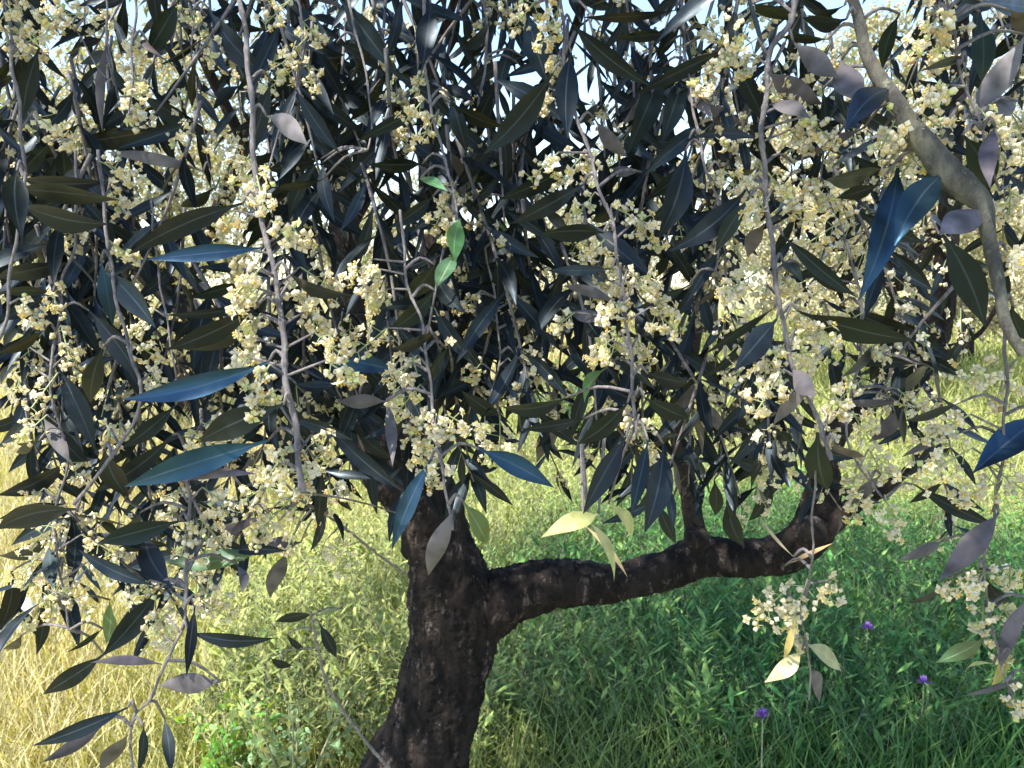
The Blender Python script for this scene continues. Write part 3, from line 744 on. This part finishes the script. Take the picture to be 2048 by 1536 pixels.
# crown overhead and out of frame (it shades the branches, the trunk and the grass)
CC = Vector((BASE.x + .25, 1.55, 3.0))
cnt = 0
for _ in range(6000):
    v = rvec() * random.random() ** .4
    p = CC + Vector((v.x * 2.3, v.y * 2.1, v.z * .85))
    pr = proj(p)
    if pr and -250 < pr[0] < 2300 and pr[1] > -160: continue
    if p.z < 2.0 : continue
    if (p - CAM).length < .5: continue
    axis = Vector((random.gauss(0, .6), random.gauss(0, .6), -.6))
    for _k in range(14):
        a = rvec(); a.z *= .6
        s_ = p + rvec() * .09
        l = random.uniform(.06, .085)
        leaf(foliage, s_, s_ + (a + axis * .6).normalized() * l, rvec() + UP, l * .27, (1, 1, 1), 3, .2, .04, 0)
    cnt += 1
    if cnt > 2300: break

part('foliage', foliage, M_LEAF, BASE, kind='stuff')
part('young_foliage', young, M_YOUNG, BASE, kind='stuff')
part('sunlit_dry_foliage', pale, M_PALE, BASE, kind='stuff')
part('blossom', blossom, M_FLOWER, BASE, kind='stuff')
part('twig_growth', twigmass, M_TWIG, BASE, kind='stuff')

# ================================================================== BACKGROUND PLANTS
def bg_tree(x, y, h, cr, label, dens=1.0, tint=(1, 1, 1), seed=0):
    random.seed(100 + seed)
    z0 = ground_h(x, y)
    base = Vector((x, y, z0))
    root = bpy.data.objects.new('olive_tree', None); COL.objects.link(root)
    root.location = base; WORLD[root.name] = base.copy()
    root['label'] = label; root['category'] = 'olive tree'; root['group'] = 'olive trees of the grove behind'
    t = MB()
    tops = []
    f = Vector((x + random.uniform(-.15, .15), y, z0 + h * .28))
    tube(t, [(x, y, z0 - .05, .17), (x + .03, y, z0 + h * .14, .13), (*f, .12)], 12, 4, .15, 5)
    for k in range(5):
        a = k * 1.257 + random.random(); e = Vector((x + cr * .6 * math.cos(a), y + cr * .6 * math.sin(a), z0 + h * random.uniform(.62, .85)))
        m1 = f.lerp(e, .5) + Vector((0, 0, .1))
        tube(t, [(*f, .085), (*m1, .055), (*e, .02)], 8, 4, .12, 5); tops.append(e)
    link('trunk', t.build('trunk', M_BARK, base), base, root)
    c = MB(); fl = MB()
    clumps = []
    for k in range(int(115 * dens)):
        v = rvec() * random.random() ** .35
        clumps.append(Vector((x, y, z0 + h * .60)) + Vector((v.x * cr, v.y * cr, v.z * h * .42 - (abs(v.x) + abs(v.y)) * .25)))
    for cc in clumps:
        s = random.uniform(.22, .42)
        for _ in range(85):
            v = rvec() * random.random() ** .5 * s
            p = cc + Vector((v.x, v.y, v.z * .9 - abs(v.x) * .2))
            d = rvec() + Vector((0, 0, -.5)); l = random.uniform(.09, .14)
            k = random.uniform(.7, 1.35)
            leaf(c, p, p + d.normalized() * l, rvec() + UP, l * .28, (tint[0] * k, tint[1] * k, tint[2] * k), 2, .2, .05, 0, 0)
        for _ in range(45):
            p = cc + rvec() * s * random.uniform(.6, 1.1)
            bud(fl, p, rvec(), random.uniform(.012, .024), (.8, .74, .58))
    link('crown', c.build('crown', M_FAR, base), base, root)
    link('blossom', fl.build('blossom', M_FLOWER, base, False), base, root, kind='stuff')

bg_tree(-3.6, 8.5, 4.9, 2.2, 'pale flowering olive tree behind the leftmost hanging twigs', 1.0, (1, 1, 1), 1)
bg_tree(-7.0, 13.5, 6.4, 3.0, 'distant olive tree far left beyond the dry grass', 1.0, (1.1, 1.05, .9), 2)
bg_tree(4.6, 9.5, 5.0, 2.3, 'pale olive tree behind the right end of the low limb', .9, (1, 1, 1), 3)
bg_tree(8.2, 14.0, 6.0, 2.8, 'distant olive tree at the far right of the meadow', 1.0, (.9, 1, .9), 4)
bg_tree(1.9, 15.5, 4.2, 1.9, 'small far olive tree seen between the middle twigs', .8, (.85, .95, .9), 5)
bg_tree(-2.6, 19.0, 4.4, 2.2, 'farthest olive tree seen left of the main stem', .9, (1.1, 1.05, .95), 6)
def copy_tree(src, x, y, sc, rz, label, group):
    r = src.copy(); COL.objects.link(r)
    r.location = (x, y, ground_h(x, y)); r.rotation_euler.z = rz; r.scale = (sc, sc, sc)
    r['label'] = label; r['group'] = group
    for ch in src.children:
        c = ch.copy(); COL.objects.link(c); c.parent = r
    return r
PROTO = [o for o in bpy.data.objects if o.name.startswith('olive_tree.')]
random.seed(91)
for k, (x, y) in enumerate(((6.4, 12.3), (3.3, 19), (-13, 22), (-9.2, 25), (-5.6, 27), (-.4, 30), (3.2, 27), (6.0, 24), (10.5, 25), (14, 23), (-17, 30), (18, 30))):
    copy_tree(PROTO[k % len(PROTO)], x + random.uniform(-.6, .6), y + random.uniform(-1, 1), random.uniform(.85, 1.15), random.random() * 6.28,
              'one of the small far olive trees in the row closing the end of the meadow', 'far row of olive trees')
random.seed(55)

def shrub(px, py, wd, h, label, cat, tint, n, lsize, name):
    g = ground_at(px, py); g.z = ground_h(g.x, g.y)
    root = bpy.data.objects.new(name, None); COL.objects.link(root); root.location = g; WORLD[root.name] = g.copy()
    root['label'] = label; root['category'] = cat
    st = MB(); lv = MB()
    for k in range(max(6, n // 40)):
        a = random.random() * 6.28; e = g + Vector((math.cos(a) * wd * random.random(), math.sin(a) * wd * random.random(), h * random.uniform(.6, 1)))
        tube(st, [(*g, .006), (*(g.lerp(e, .5) + Vector((0, 0, h * .1))), .004), (*e, .002)], 5, 3)
        for _ in range(40):
            t = random.uniform(.25, 1); p = g.lerp(e, t) + rvec() * lsize * .8
            d = rvec() + Vector((0, 0, .4)); l = lsize * random.uniform(.6, 1.2); q = random.uniform(.7, 1.3)
            leaf(lv, p, p + d.normalized() * l, rvec() + UP, l * .45, tuple(z * q for z in tint), 3, .2, .05, 0, .05)
    link('stem', st.build('stem', M_STALK, g), g, root)
    link('foliage', lv.build('foliage', M_SHRUB, g), g, root)

shrub(1130, 930, .32, .95, 'dark green bush in the meadow behind the middle of the tree', 'bush', (.7, .8, .8), 900, .06, 'bush')
shrub(680, 1170, .13, .18, 'low dark green leafy plant left of the trunk', 'plant', (.8, 1, .8), 280, .045, 'leafy_plant')
shrub(1575, 1050, .28, .48, 'fresh green shrub just above the bend of the low limb', 'shrub', (1.9, 1.9, 1.6), 900, .035, 'shrub')
shrub(590, 1680, .2, .46, 'pale green bushy weed at the bottom left of the trunk', 'weed', (4.2, 3.0, 4.0), 420, .036, 'weed')
shrub(470, 1640, .14, .38, 'bright green low weed beneath the lowest left twig', 'weed', (2.4, 2.6, 1.2), 300, .04, 'weed')

# purple meadow flowers
pm, pn, pl, pb, po = newmat('purple_petals'); pb.inputs['Base Color'].default_value = (.30, .14, .50, 1); pb.inputs['Roughness'].default_value = .6
for px, py, lab in ((1735, 1255, 'purple meadow flower nearest the low limb'), (1848, 1366, 'purple meadow flower farthest right in the shaded grass'),
                    (1525, 1432, 'purple meadow flower lowest in the shaded grass')):
    top = P(px, py, (ground_at(px, py) - CAM).length * .63)
    g = Vector((top.x + .02, top.y + .03, ground_h(top.x, top.y)))
    root = bpy.data.objects.new('purple_flower', None); COL.objects.link(root); root.location = g; WORLD[root.name] = g.copy()
    root['label'] = lab; root['category'] = 'flower'; root['group'] = 'purple flowers in the meadow'
    s = MB(); tube(s, [(*g, .003), (*g.lerp(top, .5), .0025), (*top, .002)], 6, 3)
    link('stem', s.build('stem', M_STALK, g), g, root)
    h = MB()
    for k in range(46):
        v = rvec(); v.z = abs(v.z)
        leaf(h, top, top + v * random.uniform(.016, .026), v.orthogonal(), .008, (1, 1, 1), 3, .2, .05, 0, 0)
    link('flower_head', h.build('flower_head', pm, top), top, root)

# white stone in the dry grass
sm_, sn, sl, sb, so_ = newmat('white_stone'); sb.inputs['Base Color'].default_value = (.82, .78, .76, 1); sb.inputs['Roughness'].default_value = .8
g = ground_at(58, 1440); c = P(58, 1262, (ground_at(58, 1440) - CAM).length)
s = MB(); c.z = max(c.z, .1)
tube(s, [(c.x, c.y, -.02, .05), (c.x, c.y, c.z * .6, .055), (c.x, c.y, c.z, .05), (c.x, c.y, c.z + .06, .012)], 14, 5, .12, 14)
link('stone', s.build('stone', sm_, Vector((c.x, c.y, 0))), Vector((c.x, c.y, 0)), label='upright white stone in the sunny dry grass at the left edge', cat='stone')
